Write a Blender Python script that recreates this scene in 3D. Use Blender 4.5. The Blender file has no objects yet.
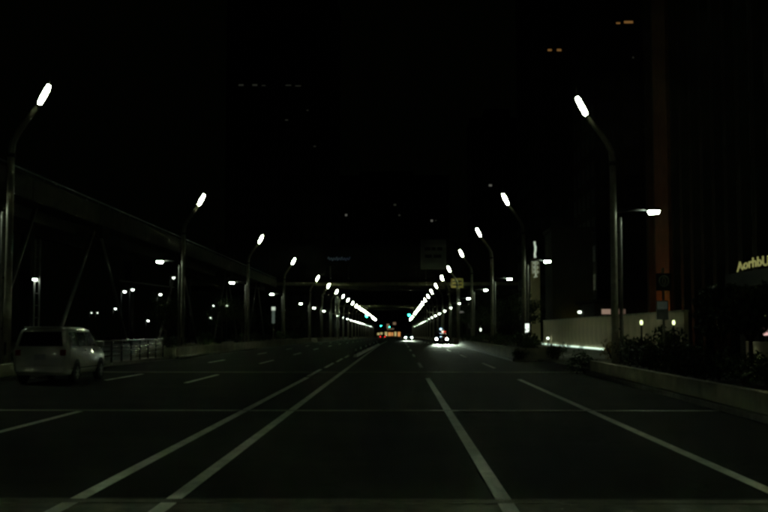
import bpy, math, random
from mathutils import Vector, Matrix

random.seed(7)
scene = bpy.context.scene
COL = scene.collection
R = math.radians

# ------------------------------------------------------------------ camera
CAM_Z = 1.65
cam_data = bpy.data.cameras.new('camera')
cam_data.sensor_width = 36.0
cam_data.lens = 50.0
cam_data.clip_start = 0.1
cam_data.clip_end = 4000.0
cam = bpy.data.objects.new('camera', cam_data)
cam.location = (0.0, 0.0, CAM_Z)
cam.rotation_euler = (R(90 + 4.02), 0.0, R(0.75))
COL.objects.link(cam)
scene.camera = cam

# ------------------------------------------------------------------ night sky
world = bpy.data.worlds.new('World')
scene.world = world
world.use_nodes = True
bg = world.node_tree.nodes['Background']
bg.inputs['Color'].default_value = (0.75, 1.0, 0.55, 1)
bg.inputs['Strength'].default_value = 0.0003

# ------------------------------------------------------------------ exposure and render
vs = scene.view_settings
vs.view_transform = 'Standard'
vs.look = 'None'
vs.exposure = 0.5
vs.gamma = 1.0
vs.use_curve_mapping = False
scene.render.engine = 'CYCLES'
cy = scene.cycles
cy.use_denoising = True
cy.max_bounces = 5
cy.diffuse_bounces = 2
cy.glossy_bounces = 3
cy.volume_bounces = 0
cy.transmission_bounces = 3
cy.caustics_reflective = False
cy.caustics_refractive = False
cy.sample_clamp_indirect = 1.0
cy.pixel_filter_type = 'BLACKMAN_HARRIS'
cy.filter_width = 2.8
cy.use_light_tree = True

LAMP_TINT = (0.80, 1.0, 0.56)
LOW_TINT = (0.80, 1.0, 0.74)
LAMP_POWER = 195.0
LOW_POWER = 48.0
HEAD_POWER = 22000.0


def g(y):
    """height of the street: level on the near deck, then falling gently away"""
    return -0.0042 * max(0.0, y - 130.0)


# ------------------------------------------------------------------ materials
def mat(name, col, rough=0.7, metal=0.0, var=0.25, scale=3.0, bump=0.0, bscale=60.0, coat=0.0, spec=0.5):
    m = bpy.data.materials.new(name)
    m.use_nodes = True
    nt = m.node_tree
    b = nt.nodes['Principled BSDF']
    b.inputs['Roughness'].default_value = rough
    b.inputs['Metallic'].default_value = metal
    b.inputs['Coat Weight'].default_value = coat
    b.inputs['Specular IOR Level'].default_value = spec
    tc = nt.nodes.new('ShaderNodeTexCoord')
    n = nt.nodes.new('ShaderNodeTexNoise')
    n.inputs['Scale'].default_value = scale
    n.inputs['Detail'].default_value = 6
    nt.links.new(tc.outputs['Object'], n.inputs['Vector'])
    r = nt.nodes.new('ShaderNodeValToRGB')
    r.color_ramp.elements[0].position = 0.3
    r.color_ramp.elements[1].position = 0.72
    r.color_ramp.elements[0].color = (*[max(0, c * (1 - var)) for c in col], 1)
    r.color_ramp.elements[1].color = (*[min(1, c * (1 + var)) for c in col], 1)
    nt.links.new(n.outputs['Fac'], r.inputs['Fac'])
    nt.links.new(r.outputs['Color'], b.inputs['Base Color'])
    if bump > 0:
        n2 = nt.nodes.new('ShaderNodeTexNoise')
        n2.inputs['Scale'].default_value = bscale
        n2.inputs['Detail'].default_value = 4
        nt.links.new(tc.outputs['Object'], n2.inputs['Vector'])
        bp = nt.nodes.new('ShaderNodeBump')
        bp.inputs['Strength'].default_value = bump
        bp.inputs['Distance'].default_value = 0.02
        nt.links.new(n2.outputs['Fac'], bp.inputs['Height'])
        nt.links.new(bp.outputs['Normal'], b.inputs['Normal'])
    return m


def emit(name, col, strength, sampled=True):
    m = bpy.data.materials.new(name)
    m.use_nodes = True
    nt = m.node_tree
    b = nt.nodes['Principled BSDF']
    b.inputs['Base Color'].default_value = (0.3, 0.3, 0.3, 1)
    b.inputs['Roughness'].default_value = 0.4
    b.inputs['Emission Color'].default_value = (*col, 1)
    b.inputs['Emission Strength'].default_value = strength
    m.cycles.emission_sampling = 'FRONT' if sampled else 'NONE'
    return m


def asphalt_material():
    m = bpy.data.materials.new('asphalt')
    m.use_nodes = True
    nt = m.node_tree
    b = nt.nodes['Principled BSDF']
    tc = nt.nodes.new('ShaderNodeTexCoord')
    fine = nt.nodes.new('ShaderNodeTexNoise')
    fine.inputs['Scale'].default_value = 55
    fine.inputs['Detail'].default_value = 5
    mp = nt.nodes.new('ShaderNodeMapping')
    mp.inputs['Scale'].default_value = (0.9, 0.06, 1)
    nt.links.new(tc.outputs['Object'], mp.inputs['Vector'])
    wear = nt.nodes.new('ShaderNodeTexNoise')
    wear.inputs['Scale'].default_value = 1.0
    wear.inputs['Detail'].default_value = 4
    nt.links.new(mp.outputs['Vector'], wear.inputs['Vector'])
    nt.links.new(tc.outputs['Object'], fine.inputs['Vector'])
    mx = nt.nodes.new('ShaderNodeMix')
    mx.data_type = 'FLOAT'
    mx.inputs['Factor'].default_value = 0.45
    nt.links.new(fine.outputs['Fac'], mx.inputs['A'])
    nt.links.new(wear.outputs['Fac'], mx.inputs['B'])
    r = nt.nodes.new('ShaderNodeValToRGB')
    r.color_ramp.elements[0].position = 0.33
    r.color_ramp.elements[1].position = 0.68
    r.color_ramp.elements[0].color = (0.007, 0.0075, 0.006, 1)
    r.color_ramp.elements[1].color = (0.022, 0.0235, 0.019, 1)
    nt.links.new(mx.outputs['Result'], r.inputs['Fac'])
    # repair patches and fine sealed cracks
    vor = nt.nodes.new('ShaderNodeTexVoronoi')
    vor.feature = 'DISTANCE_TO_EDGE'
    vor.inputs['Scale'].default_value = 0.23
    wob = nt.nodes.new('ShaderNodeMix')
    wob.data_type = 'VECTOR'
    wob.inputs['Factor'].default_value = 0.12
    nz = nt.nodes.new('ShaderNodeTexNoise')
    nz.inputs['Scale'].default_value = 1.3
    nz.inputs['Detail'].default_value = 5
    nt.links.new(tc.outputs['Object'], nz.inputs['Vector'])
    nt.links.new(tc.outputs['Object'], wob.inputs['A'])
    sc_n = nt.nodes.new('ShaderNodeVectorMath')
    sc_n.operation = 'SCALE'
    sc_n.inputs['Scale'].default_value = 14.0
    nt.links.new(nz.outputs['Color'], sc_n.inputs[0])
    nt.links.new(sc_n.outputs['Vector'], wob.inputs['B'])
    nt.links.new(wob.outputs['Result'], vor.inputs['Vector'])
    cr = nt.nodes.new('ShaderNodeMapRange')
    cr.inputs['From Min'].default_value = 0.0
    cr.inputs['From Max'].default_value = 0.012
    cr.inputs['To Min'].default_value = 0.35
    cr.inputs['To Max'].default_value = 1.0
    nt.links.new(vor.outputs['Distance'], cr.inputs['Value'])
    blot = nt.nodes.new('ShaderNodeTexNoise')
    blot.inputs['Scale'].default_value = 0.35
    blot.inputs['Detail'].default_value = 7
    blot.inputs['Roughness'].default_value = 0.65
    nt.links.new(tc.outputs['Object'], blot.inputs['Vector'])
    bl = nt.nodes.new('ShaderNodeMapRange')
    bl.inputs['From Min'].default_value = 0.35
    bl.inputs['From Max'].default_value = 0.65
    bl.inputs['To Min'].default_value = 0.65
    bl.inputs['To Max'].default_value = 1.35
    nt.links.new(blot.outputs['Fac'], bl.inputs['Value'])
    mul = nt.nodes.new('ShaderNodeMath')
    mul.operation = 'MULTIPLY'
    nt.links.new(cr.outputs['Result'], mul.inputs[0])
    nt.links.new(bl.outputs['Result'], mul.inputs[1])
    vm = nt.nodes.new('ShaderNodeVectorMath')
    vm.operation = 'SCALE'
    nt.links.new(r.outputs['Color'], vm.inputs[0])
    nt.links.new(mul.outputs['Value'], vm.inputs['Scale'])
    nt.links.new(vm.outputs['Vector'], b.inputs['Base Color'])
    b.inputs['Specular IOR Level'].default_value = 0.05
    rr = nt.nodes.new('ShaderNodeMapRange')
    rr.inputs['To Min'].default_value = 0.78
    rr.inputs['To Max'].default_value = 0.95
    nt.links.new(wear.outputs['Fac'], rr.inputs['Value'])
    nt.links.new(rr.outputs['Result'], b.inputs['Roughness'])
    bp = nt.nodes.new('ShaderNodeBump')
    bp.inputs['Strength'].default_value = 0.5
    bp.inputs['Distance'].default_value = 0.012
    nt.links.new(fine.outputs['Fac'], bp.inputs['Height'])
    nt.links.new(bp.outputs['Normal'], b.inputs['Normal'])
    return m


def paint_material():
    m = mat('road_paint', (0.82, 0.82, 0.74), 0.6, scale=2.5, var=0.22, bump=0.15, bscale=90, spec=0.3)
    nt = m.node_tree
    b = nt.nodes['Principled BSDF']
    col = b.inputs['Base Color'].links[0].from_socket
    tc = next(n for n in nt.nodes if n.type == 'TEX_COORD')
    chip = nt.nodes.new('ShaderNodeTexNoise')
    chip.inputs['Scale'].default_value = 26
    chip.inputs['Detail'].default_value = 8
    chip.inputs['Roughness'].default_value = 0.75
    nt.links.new(tc.outputs['Object'], chip.inputs['Vector'])
    r = nt.nodes.new('ShaderNodeValToRGB')
    r.color_ramp.elements[0].position = 0.32
    r.color_ramp.elements[1].position = 0.42
    nt.links.new(chip.outputs['Fac'], r.inputs['Fac'])
    mx = nt.nodes.new('ShaderNodeMix')
    mx.data_type = 'RGBA'
    mx.inputs['A'].default_value = (0.05, 0.05, 0.045, 1)
    nt.links.new(r.outputs['Color'], mx.inputs['Factor'])
    nt.links.new(col, mx.inputs['B'])
    nt.links.new(mx.outputs['Result'], b.inputs['Base Color'])
    return m


M = {
    'asphalt': asphalt_material(),
    'ground': mat('bare_ground', (0.05, 0.05, 0.042), 0.95, scale=0.3),
    'paving': mat('paving', (0.40, 0.38, 0.32), 0.85, scale=2.0, var=0.3, bump=0.3),
    'concrete': mat('concrete', (0.50, 0.47, 0.34), 0.85, scale=1.4, var=0.3, bump=0.3),
    'wall_panel': mat('wall_panel', (0.64, 0.54, 0.36), 0.8, scale=0.9, var=0.2),
    'kerb': mat('kerbstone', (0.30, 0.29, 0.25), 0.85, scale=4, var=0.3, bump=0.2),
    'paint': paint_material(),
    'joint': mat('joint_steel', (0.20, 0.185, 0.13), 0.45, metal=0.3, scale=6, var=0.35),
    'joint_concrete': mat('joint_concrete', (0.14, 0.13, 0.10), 0.8, scale=5, var=0.4, bump=0.3),
    'pole': mat('painted_pole', (0.34, 0.32, 0.24), 0.4, metal=0.1, scale=5, var=0.25),
    'pole_pale': mat('galvanised_pole', (0.42, 0.41, 0.37), 0.5, metal=0.2, scale=6, var=0.2),
    'dark_metal': mat('dark_metal', (0.03, 0.03, 0.03), 0.45, metal=0.4, scale=8),
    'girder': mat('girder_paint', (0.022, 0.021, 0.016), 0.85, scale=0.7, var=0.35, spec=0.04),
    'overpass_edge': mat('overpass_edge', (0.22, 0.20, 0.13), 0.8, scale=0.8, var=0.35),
    'strut': mat('strut_paint', (0.13, 0.125, 0.105), 0.6, scale=1.5, var=0.25),
    'steel': mat('railing_steel', (0.60, 0.61, 0.58), 0.25, metal=0.9, scale=8, var=0.1),
    'fence_panel': mat('fence_panel', (0.24, 0.27, 0.25), 0.55, scale=3),
    'leaf': mat('leaf', (0.045, 0.075, 0.022), 0.55, scale=3, var=0.5),
    'leaf_b': mat('leaf_dark', (0.035, 0.055, 0.02), 0.6, scale=3, var=0.5),
    'flower': mat('flower_leaf', (0.30, 0.20, 0.05), 0.6, scale=4, var=0.4),
    'bark': mat('bark', (0.07, 0.055, 0.04), 0.9, scale=12, var=0.4, bump=0.5),
    'soil': mat('soil', (0.035, 0.028, 0.02), 0.95, scale=8, var=0.5),
    'tower': mat('tower_stone', (0.03, 0.03, 0.024), 0.85, scale=0.4, var=0.25, spec=0.05),
    'tower_dark': mat('tower_cladding', (0.02, 0.02, 0.018), 0.9, scale=0.4, var=0.2, spec=0.04),
    'brown_stone': mat('brown_stone', (0.10, 0.042, 0.014), 0.9, scale=1.2, var=0.25),
    'glass': mat('dark_glass', (0.008, 0.009, 0.009), 0.08, scale=2, var=0.1),
    'facade_glass': mat('facade_glass', (0.01, 0.011, 0.011), 0.5, scale=2, var=0.1),
    'van_paint': mat('pearl_white_paint', (0.84, 0.82, 0.72), 0.3, metal=0.0, scale=1, var=0.04, coat=1.0),
    'car_dark': mat('black_paint', (0.012, 0.012, 0.014), 0.22, scale=1, var=0.1, coat=0.8),
    'car_silver': mat('silver_paint', (0.30, 0.31, 0.33), 0.3, metal=0.6, scale=1, var=0.05),
    'chrome': mat('chrome', (0.6, 0.6, 0.58), 0.12, metal=1.0, scale=5, var=0.05),
    'rubber': mat('rubber', (0.015, 0.015, 0.015), 0.85, scale=10),
    'rim': mat('alloy', (0.35, 0.35, 0.34), 0.3, metal=0.9, scale=5, var=0.1),
    'black': mat('black_plastic', (0.015, 0.015, 0.015), 0.5, scale=5),
    'tail_red': mat('red_lens', (0.25, 0.01, 0.01), 0.15, scale=4, var=0.1),
    'plate': mat('plate_white', (0.62, 0.62, 0.58), 0.5, scale=8, var=0.05),
    'sign_black': mat('sign_black', (0.012, 0.013, 0.013), 0.7, scale=4, var=0.1, spec=0.08),
    'sign_grey': mat('sign_grey', (0.30, 0.31, 0.29), 0.5, scale=4, var=0.1),
    'sign_yellow': mat('sign_ochre', (0.34, 0.25, 0.06), 0.6, scale=4, var=0.15),
    'board': mat('billboard_face', (0.09, 0.093, 0.08), 0.6, scale=0.6, var=0.15),
    'reflector': mat('reflector', (0.75, 0.78, 0.74), 0.3, scale=5, var=0.05),
}
M['lamp'] = emit('lamp_tube_light', LAMP_TINT, LAMP_POWER)
M['low'] = emit('lamp_lower_light', LOW_TINT, LOW_POWER)
M['park'] = emit('park_lamp_light', (0.85, 1.0, 0.85), 8.0)
M['park_dim'] = emit('park_lamp_dim', (0.85, 1.0, 0.80), 2.2)
M['garden'] = emit('garden_light', (0.85, 1.0, 0.45), 1.6)
M['green_sig'] = emit('signal_green', (0.02, 0.85, 0.45), 30.0, False)
M['headlight'] = emit('headlight_light', (0.85, 1.0, 0.92), 40.0, False)
M['tail_on'] = emit('tail_light_on', (1.0, 0.02, 0.02), 4.0, False)
M['blue_white'] = emit('roof_lamp_blue', (0.50, 0.78, 1.0), 3.0, False)
M['roof_red'] = emit('roof_lamp_red', (1.0, 0.06, 0.03), 0.7, False)
M['roof_warm'] = emit('roof_lamp_warm', (1.0, 0.75, 0.55), 2.2, False)
M['led'] = emit('led_strip', (0.74, 1.0, 0.78), 0.85)
M['led_weak'] = emit('led_strip_aged', (0.72, 1.0, 0.80), 0.38)
M['sign_lit'] = emit('sign_letters', (0.95, 0.92, 0.26), 0.14, False)
M['pylon_lit'] = emit('pylon_letters', (0.75, 0.9, 0.7), 0.42, False)
M['pylon_dim'] = emit('pylon_letters_lower', (0.75, 0.9, 0.65), 0.2, False)
M['lightbox'] = emit('light_box', (0.85, 1.0, 0.85), 1.1, False)
M['win_orange'] = emit('window_orange', (1.0, 0.50, 0.14), 0.10, False)
M['win_white'] = emit('window_white', (0.95, 0.95, 0.8), 0.06, False)
M['win_dim'] = emit('window_dim', (0.9, 0.95, 0.7), 0.011, False)
M['win_pink'] = emit('window_pink', (1.0, 0.68, 0.5), 0.16, False)
M['shop_a'] = emit('shop_orange', (1.0, 0.42, 0.12), 0.42, False)
M['shop_b'] = emit('shop_yellow', (0.9, 0.75, 0.3), 0.35, False)
M['shop_c'] = emit('shop_tan', (0.75, 0.5, 0.3), 0.14, False)
M['blue_neon'] = emit('blue_neon', (0.08, 0.14, 0.4), 0.022, False)
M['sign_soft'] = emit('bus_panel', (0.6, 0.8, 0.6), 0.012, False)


# ------------------------------------------------------------------ mesh builder
class MB:
    def __init__(self):
        self.v = []
        self.f = []

    def box(self, x0, x1, y0, y1, z0, z1, mtx=None):
        n = len(self.v)
        pts = [(x0, y0, z0), (x1, y0, z0), (x1, y1, z0), (x0, y1, z0), (x0, y0, z1), (x1, y0, z1), (x1, y1, z1), (x0, y1, z1)]
        if mtx is not None:
            pts = [tuple(mtx @ Vector(p)) for p in pts]
        self.v += pts
        self.f += [tuple(n + i for i in q) for q in ((0, 3, 2, 1), (4, 5, 6, 7), (0, 1, 5, 4), (1, 2, 6, 5), (2, 3, 7, 6), (3, 0, 4, 7))]
        return self

    def tube(self, pts, radii, n=10, caps=True):
        pts = [Vector(p) for p in pts]
        if not isinstance(radii, (list, tuple)):
            radii = [radii] * len(pts)
        base = len(self.v)
        ref = None
        for i, p in enumerate(pts):
            a = pts[max(i - 1, 0)]
            b = pts[min(i + 1, len(pts) - 1)]
            d = (b - a).normalized()
            if ref is None:
                ref = Vector((0, 0, 1)) if abs(d.z) < 0.9 else Vector((0, 1, 0))
            u = d.cross(ref).normalized()
            ref = u.cross(d).normalized()
            for k in range(n):
                t = 2 * math.pi * k / n
                self.v.append(tuple(p + radii[i] * (math.cos(t) * u + math.sin(t) * ref)))
        for i in range(len(pts) - 1):
            for k in range(n):
                a = base + i * n + k
                b = base + i * n + (k + 1) % n
                self.f.append((a, b, b + n, a + n))
        if caps:
            self.f.append(tuple(base + k for k in reversed(range(n))))
            self.f.append(tuple(base + (len(pts) - 1) * n + k for k in range(n)))
        return self

    def quad(self, *p):
        n = len(self.v)
        self.v += [tuple(q) for q in p]
        self.f.append(tuple(range(n, n + len(p))))
        return self

    def mesh(self, name, material, smooth=False):
        me = bpy.data.meshes.new(name)
        me.from_pydata(self.v, [], self.f)
        me.materials.append(material)
        if smooth:
            me.polygons.foreach_set('use_smooth', [True] * len(me.polygons))
        me.update()
        return me

    def build(self, name, material, parent=None, smooth=False, bevel=0.0, loc=None):
        me = self.mesh(name, material, smooth)
        return link(name, me, parent, bevel, loc)


def link(name, me, parent=None, bevel=0.0, loc=None):
    o = bpy.data.objects.new(name, me)
    COL.objects.link(o)
    if parent is not None:
        o.parent = parent
    if loc is not None:
        o.location = loc
    if bevel > 0:
        b = o.modifiers.new('bevel', 'BEVEL')
        b.width = bevel
        b.segments = 2
    return o


def tag(o, label=None, cat=None, group=None, kind=None):
    if label:
        o['label'] = label
    if cat:
        o['category'] = cat
    if group:
        o['group'] = group
    if kind:
        o['kind'] = kind
    return o


def empty(name, loc=(0, 0, 0), rz=0.0):
    o = bpy.data.objects.new(name, None)
    o.empty_display_size = 0.2
    o.location = loc
    o.rotation_euler = (0, 0, rz)
    COL.objects.link(o)
    return o


def copy_tree(o, parent=None):
    c = o.copy()
    COL.objects.link(c)
    c.parent = parent
    for ch in list(o.children):
        copy_tree(ch, c)
    return c


ORD = ['nearest', 'second', 'third', 'fourth', 'fifth', 'sixth', 'seventh', 'eighth', 'ninth', 'tenth', 'eleventh', 'twelfth',
       'thirteenth', 'fourteenth', 'fifteenth', 'sixteenth', 'seventeenth', 'eighteenth', 'nineteenth', 'twentieth',
       'twenty-first', 'twenty-second', 'twenty-third', 'twenty-fourth', 'twenty-fifth', 'twenty-sixth']


def strip_mesh(x0, x1, ys, z):
    """sheet that follows the fall of the street"""
    b = MB()
    for a, c in zip(ys[:-1], ys[1:]):
        b.quad((x0, a, g(a) + z), (x1, a, g(a) + z), (x1, c, g(c) + z), (x0, c, g(c) + z))
    return b


# ------------------------------------------------------------------ ground, road, pavements
YS = [-40, 0, 60, 130, 300, 500, 760]
tag(strip_mesh(-400, 400, [-60, 130, 1000], -0.05).build('ground', M['ground']), kind='structure')
road = tag(strip_mesh(-13.45, 7.6, YS, 0.0).build('road', M['asphalt']), kind='structure')
tag(MB().box(7.6, 60, 42.2, 57.4, -0.045, 0.0).build('side_road', M['asphalt']), kind='structure')


def slab(name, x0, x1, y0, y1, h, material):
    b = MB()
    ys = sorted(set([y0, y1] + [v for v in (130,) if y0 < v < y1]))
    for a, c in zip(ys[:-1], ys[1:]):
        n = len(b.v)
        b.v += [(x0, a, g(a) - 0.04), (x1, a, g(a) - 0.04), (x1, c, g(c) - 0.04), (x0, c, g(c) - 0.04),
                (x0, a, g(a) + h), (x1, a, g(a) + h), (x1, c, g(c) + h), (x0, c, g(c) + h)]
        b.f += [tuple(n + i for i in q) for q in ((4, 5, 6, 7), (0, 1, 5, 4), (1, 2, 6, 5), (2, 3, 7, 6), (3, 0, 4, 7))]
    return tag(b.build(name, material), kind='structure')


slab('pavement_right', 7.75, 60, -40, 42.0, 0.12, M['paving'])
slab('pavement_right_far', 7.75, 60, 57.6, 760, 0.12, M['paving'])
slab('pavement_left', -60, -13.6, -40, 760, 0.12, M['paving'])
slab('driveway', 8.2, 30, 42.3, 57.3, 0.02, M['paving'])

# kerbs, each stone run a child of its pavement
kerb_right = tag(empty('kerb_right'), kind='structure')
kerb_left = tag(empty('kerb_left'), kind='structure')
kerb_me = MB().box(-0.08, 0.08, 0.01, 1.99, -0.03, 0.15).mesh('kerb_stone', M['kerb'])
for y in range(12, 130, 2):
    if not 41 < y < 57:
        link('kerb_stone', kerb_me, kerb_right, loc=(7.67, y, 0))
    if y >= 28:
        link('kerb_stone', kerb_me, kerb_left, loc=(-13.52, y, 0))
for s, p in ((7.67, kerb_right), (-13.52, kerb_left)):
    k = strip_mesh(s - 0.08, s + 0.08, [130, 300, 500, 760], 0.15)
    k.build('kerb_run', M['kerb'], p)


def marking(x0, y0, x1, y1, w=0.155, z=0.004):
    b = MB()
    ys = [y0] + [v for v in (130,) if y0 < v < y1] + [y1]
    fx = lambda y: x0 + (x1 - x0) * (y - y0) / max(1e-6, (y1 - y0))
    for a, c in zip(ys[:-1], ys[1:]):
        b.quad((fx(a) - w / 2, a, g(a) + z), (fx(a) + w / 2, a, g(a) + z), (fx(c) + w / 2, c, g(c) + z), (fx(c) - w / 2, c, g(c) + z))
    return b.build('lane_marking', M['paint'], road)


JOINTS = [(10.36, 10.60), (22.2, 22.42), (42.8, 43.1)]


def long_marking(x0, y0, x1, y1, w=0.155):
    """a painted line broken where it crosses a joint"""
    cuts = [c for c in JOINTS if y0 < c[0] and c[1] < y1]
    ys = [y0] + [v for c in cuts for v in c] + [y1]
    fx = lambda y: x0 + (x1 - x0) * (y - y0) / (y1 - y0)
    for a, b in zip(ys[0::2], ys[1::2]):
        marking(fx(a), a, fx(b), b, w)


long_marking(1.03, 4, 1.03, 37.4)
long_marking(-2.2, 4, -2.24, 68)
marking(-2.24, 68.2, -2.1, 200, 0.14)
long_marking(-3.14, 4, -3.22, 38)
for a, b in ((39, 46), (48, 55), (57, 64), (66, 72)):
    marking(-3.27, a, -3.32, b, 0.14)
long_marking(3.75, 4, 4.12, 36.6)
y = 48.5
while y < 520:
    marking(1.06, y, 1.07, y + 7)
    marking(4.28, y - 1, 4.33, y + 6.5)
    y += 20
for i in range(20):
    y = 14.0 + 20 * i if i else 12.6
    L = 9.4 if i == 0 else 6.4
    xa = -6.34 - 0.012 * min(y, 90)
    marking(xa, y, xa - 0.05, y + L)
    if i:
        xb = -9.66 - 0.004 * min(y, 90)
        marking(xb, y + 1.8, xb, y + 7)

# expansion joints across the deck
for (a, b), m in zip(JOINTS, ('joint_concrete', 'joint', 'joint')):
    MB().box(-13.4, 7.5, a, b, -0.01, 0.004).build('expansion_joint', M[m], road)
MB().box(-13.4, 7.5, 10.61, 10.68, -0.01, 0.0035).build('expansion_joint', M['rubber'], road)
MB().box(-13.4, 7.5, 8.2, 10.35, -0.01, 0.002).build('joint_apron', M['joint_concrete'], road)

# low separator kerb between the carriageways
sep = tag(empty('lane_separator', (-2.72, 68, 0)), 'low pale separator kerb between the carriageways, topped with reflectors', 'separator')
block = MB()
block.v = [(-.13, 0, 0), (.13, 0, 0), (.13, 1.9, 0), (-.13, 1.9, 0), (-.08, .06, .13), (.08, .06, .13), (.08, 1.84, .13), (-.08, 1.84, .13)]
block.f = [(4, 5, 6, 7), (0, 1, 5, 4), (1, 2, 6, 5), (2, 3, 7, 6), (3, 0, 4, 7)]
block_me = block.mesh('block', M['paint'])
for i in range(30):
    link('block', block_me, sep, loc=(0.013 * i, i * 2.0, g(68 + 2 * i)))
for i in (0, 4, 9, 14, 20, 26):
    r_ = MB().tube([(0.013 * i, i * 2 + 1, .11), (0.013 * i, i * 2 + 1, .55)], .035, 8).build('marker_post', M['dark_metal'], sep)
    MB().tube([(0.013 * i, i * 2 + 1, .36), (0.013 * i, i * 2 + 1, .50)], .042, 8).build('reflector', M['reflector'], r_)

# ------------------------------------------------------------------ street lamps
def make_lamp():
    t = empty('street_lamp')
    p = MB()
    arm = [(0, 0, 0.05), (0, 0, 2.5), (0, 0, 5.5), (0, 0, 7.9), (0.05, 0, 8.3), (0.2, 0, 8.62), (0.52, 0, 9.08), (0.93, 0, 9.62)]
    p.tube(arm, [.15, .135, .125, .12, .115, .11, .10, .085], 12)
    po = p.build('pole', M['pole'], t, smooth=True)
    MB().box(-.045, .045, -.145, -.125, .7, 1.15).build('service_hatch', M['dark_metal'], po)
    MB().tube([(0, 0, 0), (0, 0, .06)], .27, 12).build('base_plate', M['pole'], t)
    MB().tube([(0, 0, 7.75), (0, 0, 7.9)], .145, 12).build('collar', M['dark_metal'], t)
    s = MB()
    s.tube([(-.24, 0, 0), (-.24, 0, 5.55), (-.26, 0, 5.8)], [.075, .07, .05], 10)
    so = s.build('support_pole', M['pole_pale'], t, smooth=True)
    for z in (1.6, 3.4, 5.2):
        MB().box(-.27, -.06, -.05, .05, z, z + .06).build('bracket', M['dark_metal'], so)
    # upper luminaire
    d = Vector((.36, 0, .71)).normalized()
    c0 = Vector((.93, 0, 9.62))
    P = lambda k: tuple(c0 + d * k)
    h = MB().tube([P(-.04), P(.04), P(.07)], [.085, .09, .075], 12).build('lamp_head', M['dark_metal'], t, smooth=True)
    MB().tube([P(.07), P(.20), P(.45), P(.70), P(.83)], [.058, .075, .085, .075, .058], 10).build('tube_lens', M['lamp'], h, smooth=True)
    MB().tube([P(.83), P(.87)], [.062, .045], 10).build('end_cap', M['dark_metal'], h)
    MB().tube([P(.85), tuple(Vector(P(.86)) + Vector((.02, 0, .5)))], [.02, .008], 6).build('finial', M['pole'], h)
    # lower pavement luminaire
    MB().tube([(-.1, 0, 6.02), (-.6, 0, 6.07), (-1.3, 0, 6.1)], [.06, .05, .045], 8).build('side_arm', M['dark_metal'], t, smooth=True)
    lh = MB()
    lh.v = [(-1.24, -.14, 6.04), (-1.78, -.14, 6.04), (-1.78, .14, 6.04), (-1.24, .14, 6.04), (-1.26, -.07, 6.16), (-1.70, -.07, 6.16), (-1.70, .07, 6.16), (-1.26, .07, 6.16)]
    lh.f = [(0, 1, 2, 3), (7, 6, 5, 4), (0, 4, 5, 1), (1, 5, 6, 2), (2, 6, 7, 3), (3, 7, 4, 0)]
    lo = lh.build('side_lamp_head', M['dark_metal'], t)
    ln = MB()
    ln.v = [(-1.31, -.125, 6.035), (-1.71, -.125, 6.035), (-1.71, .125, 6.035), (-1.31, .125, 6.035), (-1.36, -.11, 5.92), (-1.68, -.11, 5.94), (-1.68, .11, 5.94), (-1.36, .11, 5.92)]
    ln.f = [(0, 3, 2, 1), (4, 5, 6, 7), (0, 1, 5, 4), (1, 2, 6, 5), (2, 3, 7, 6), (3, 0, 4, 7)]
    ln.build('lens', M['low'], lo)
    return t


LEFT_Y = [-22.0, 7.7, 37.7, 68.5, 98.4, 129.7, 168.5, 195, 221, 247, 272] + [299 + 26 * i for i in range(13)]
RIGHT_Y = [-17.0, 11.5, 39.9, 68.5, 91.7, 116.7, 145, 168, 194.6, 221, 247] + [273 + 26 * i for i in range(14)]
proto = make_lamp()
first = True
for side, ys in (('left', LEFT_Y), ('right', RIGHT_Y)):
    for i, y in enumerate(ys):
        o = proto if first else copy_tree(proto)
        first = False
        if side == 'left':
            o.location = (-13.85, y, g(y) + .1)
            o.rotation_euler.z = R(random.uniform(-3, 3)) if i > 3 else 0
        else:
            o.location = (8.08, y, g(y) + .1)
            o.rotation_euler.z = math.pi + (R(random.uniform(-3, 3)) if i > 3 else 0)
        if i < 2:
            lab = 'lit street lamp of the %s-hand row out of view, %s' % (side, ('behind the camera', 'beside the camera')[i])
        else:
            lab = '%s lit street lamp in the %s-hand row, angled tube head and small side lamp' % (ORD[i - 2], side)
        tag(o, lab, 'street lamp', 'street lamps along both sides of the road')

# ------------------------------------------------------------------ foliage
def leaves(b, c, rad, n, size, rnd, shell=0.55):
    for _ in range(n):
        while True:
            p = Vector((rnd.uniform(-1, 1), rnd.uniform(-1, 1), rnd.uniform(-1, 1)))
            if shell < p.length <= 1:
                break
        q = Vector(c) + Vector((p.x * rad[0], p.y * rad[1], p.z * rad[2]))
        a = Vector((rnd.gauss(0, 1), rnd.gauss(0, 1), rnd.gauss(0, .7))).normalized()
        u = a.orthogonal().normalized()
        u.rotate(Matrix.Rotation(rnd.uniform(0, 6.28), 3, a))
        w = a.cross(u)
        s = size * rnd.uniform(.6, 1.3)
        b.quad(q - u * s, q + w * s * .42, q + u * s, q - w * s * .42)


def shrub_mesh(seed, material, rad=(.55, .6, .5), n=520, size=.06):
    rnd = random.Random(seed)
    b = MB()
    for _ in range(9):
        c = (rnd.uniform(-.5, .5) * rad[0], rnd.uniform(-.5, .5) * rad[1], rad[2] * (.75 + rnd.uniform(-.35, .5)))
        leaves(b, c, tuple(r * rnd.uniform(.42, .62) for r in rad), n // 9, size, rnd, .3)
    return b.mesh('foliage', material)


SHRUBS = [shrub_mesh(1, M['leaf']), shrub_mesh(2, M['leaf_b']), shrub_mesh(3, M['leaf'], (.5, .65, .42)), shrub_mesh(4, M['flower'], (.5, .5, .5), 420, .05)]
STEM = MB()
for k in range(5):
    STEM.tube([(0, 0, 0), (.12 * math.cos(k * 1.26), .12 * math.sin(k * 1.26), .25), (.25 * math.cos(k * 1.26 + .3), .25 * math.sin(k * 1.26 + .3), .55)], [.02, .015, .008], 5)
STEM_ME = STEM.mesh('stem', M['bark'])


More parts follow.
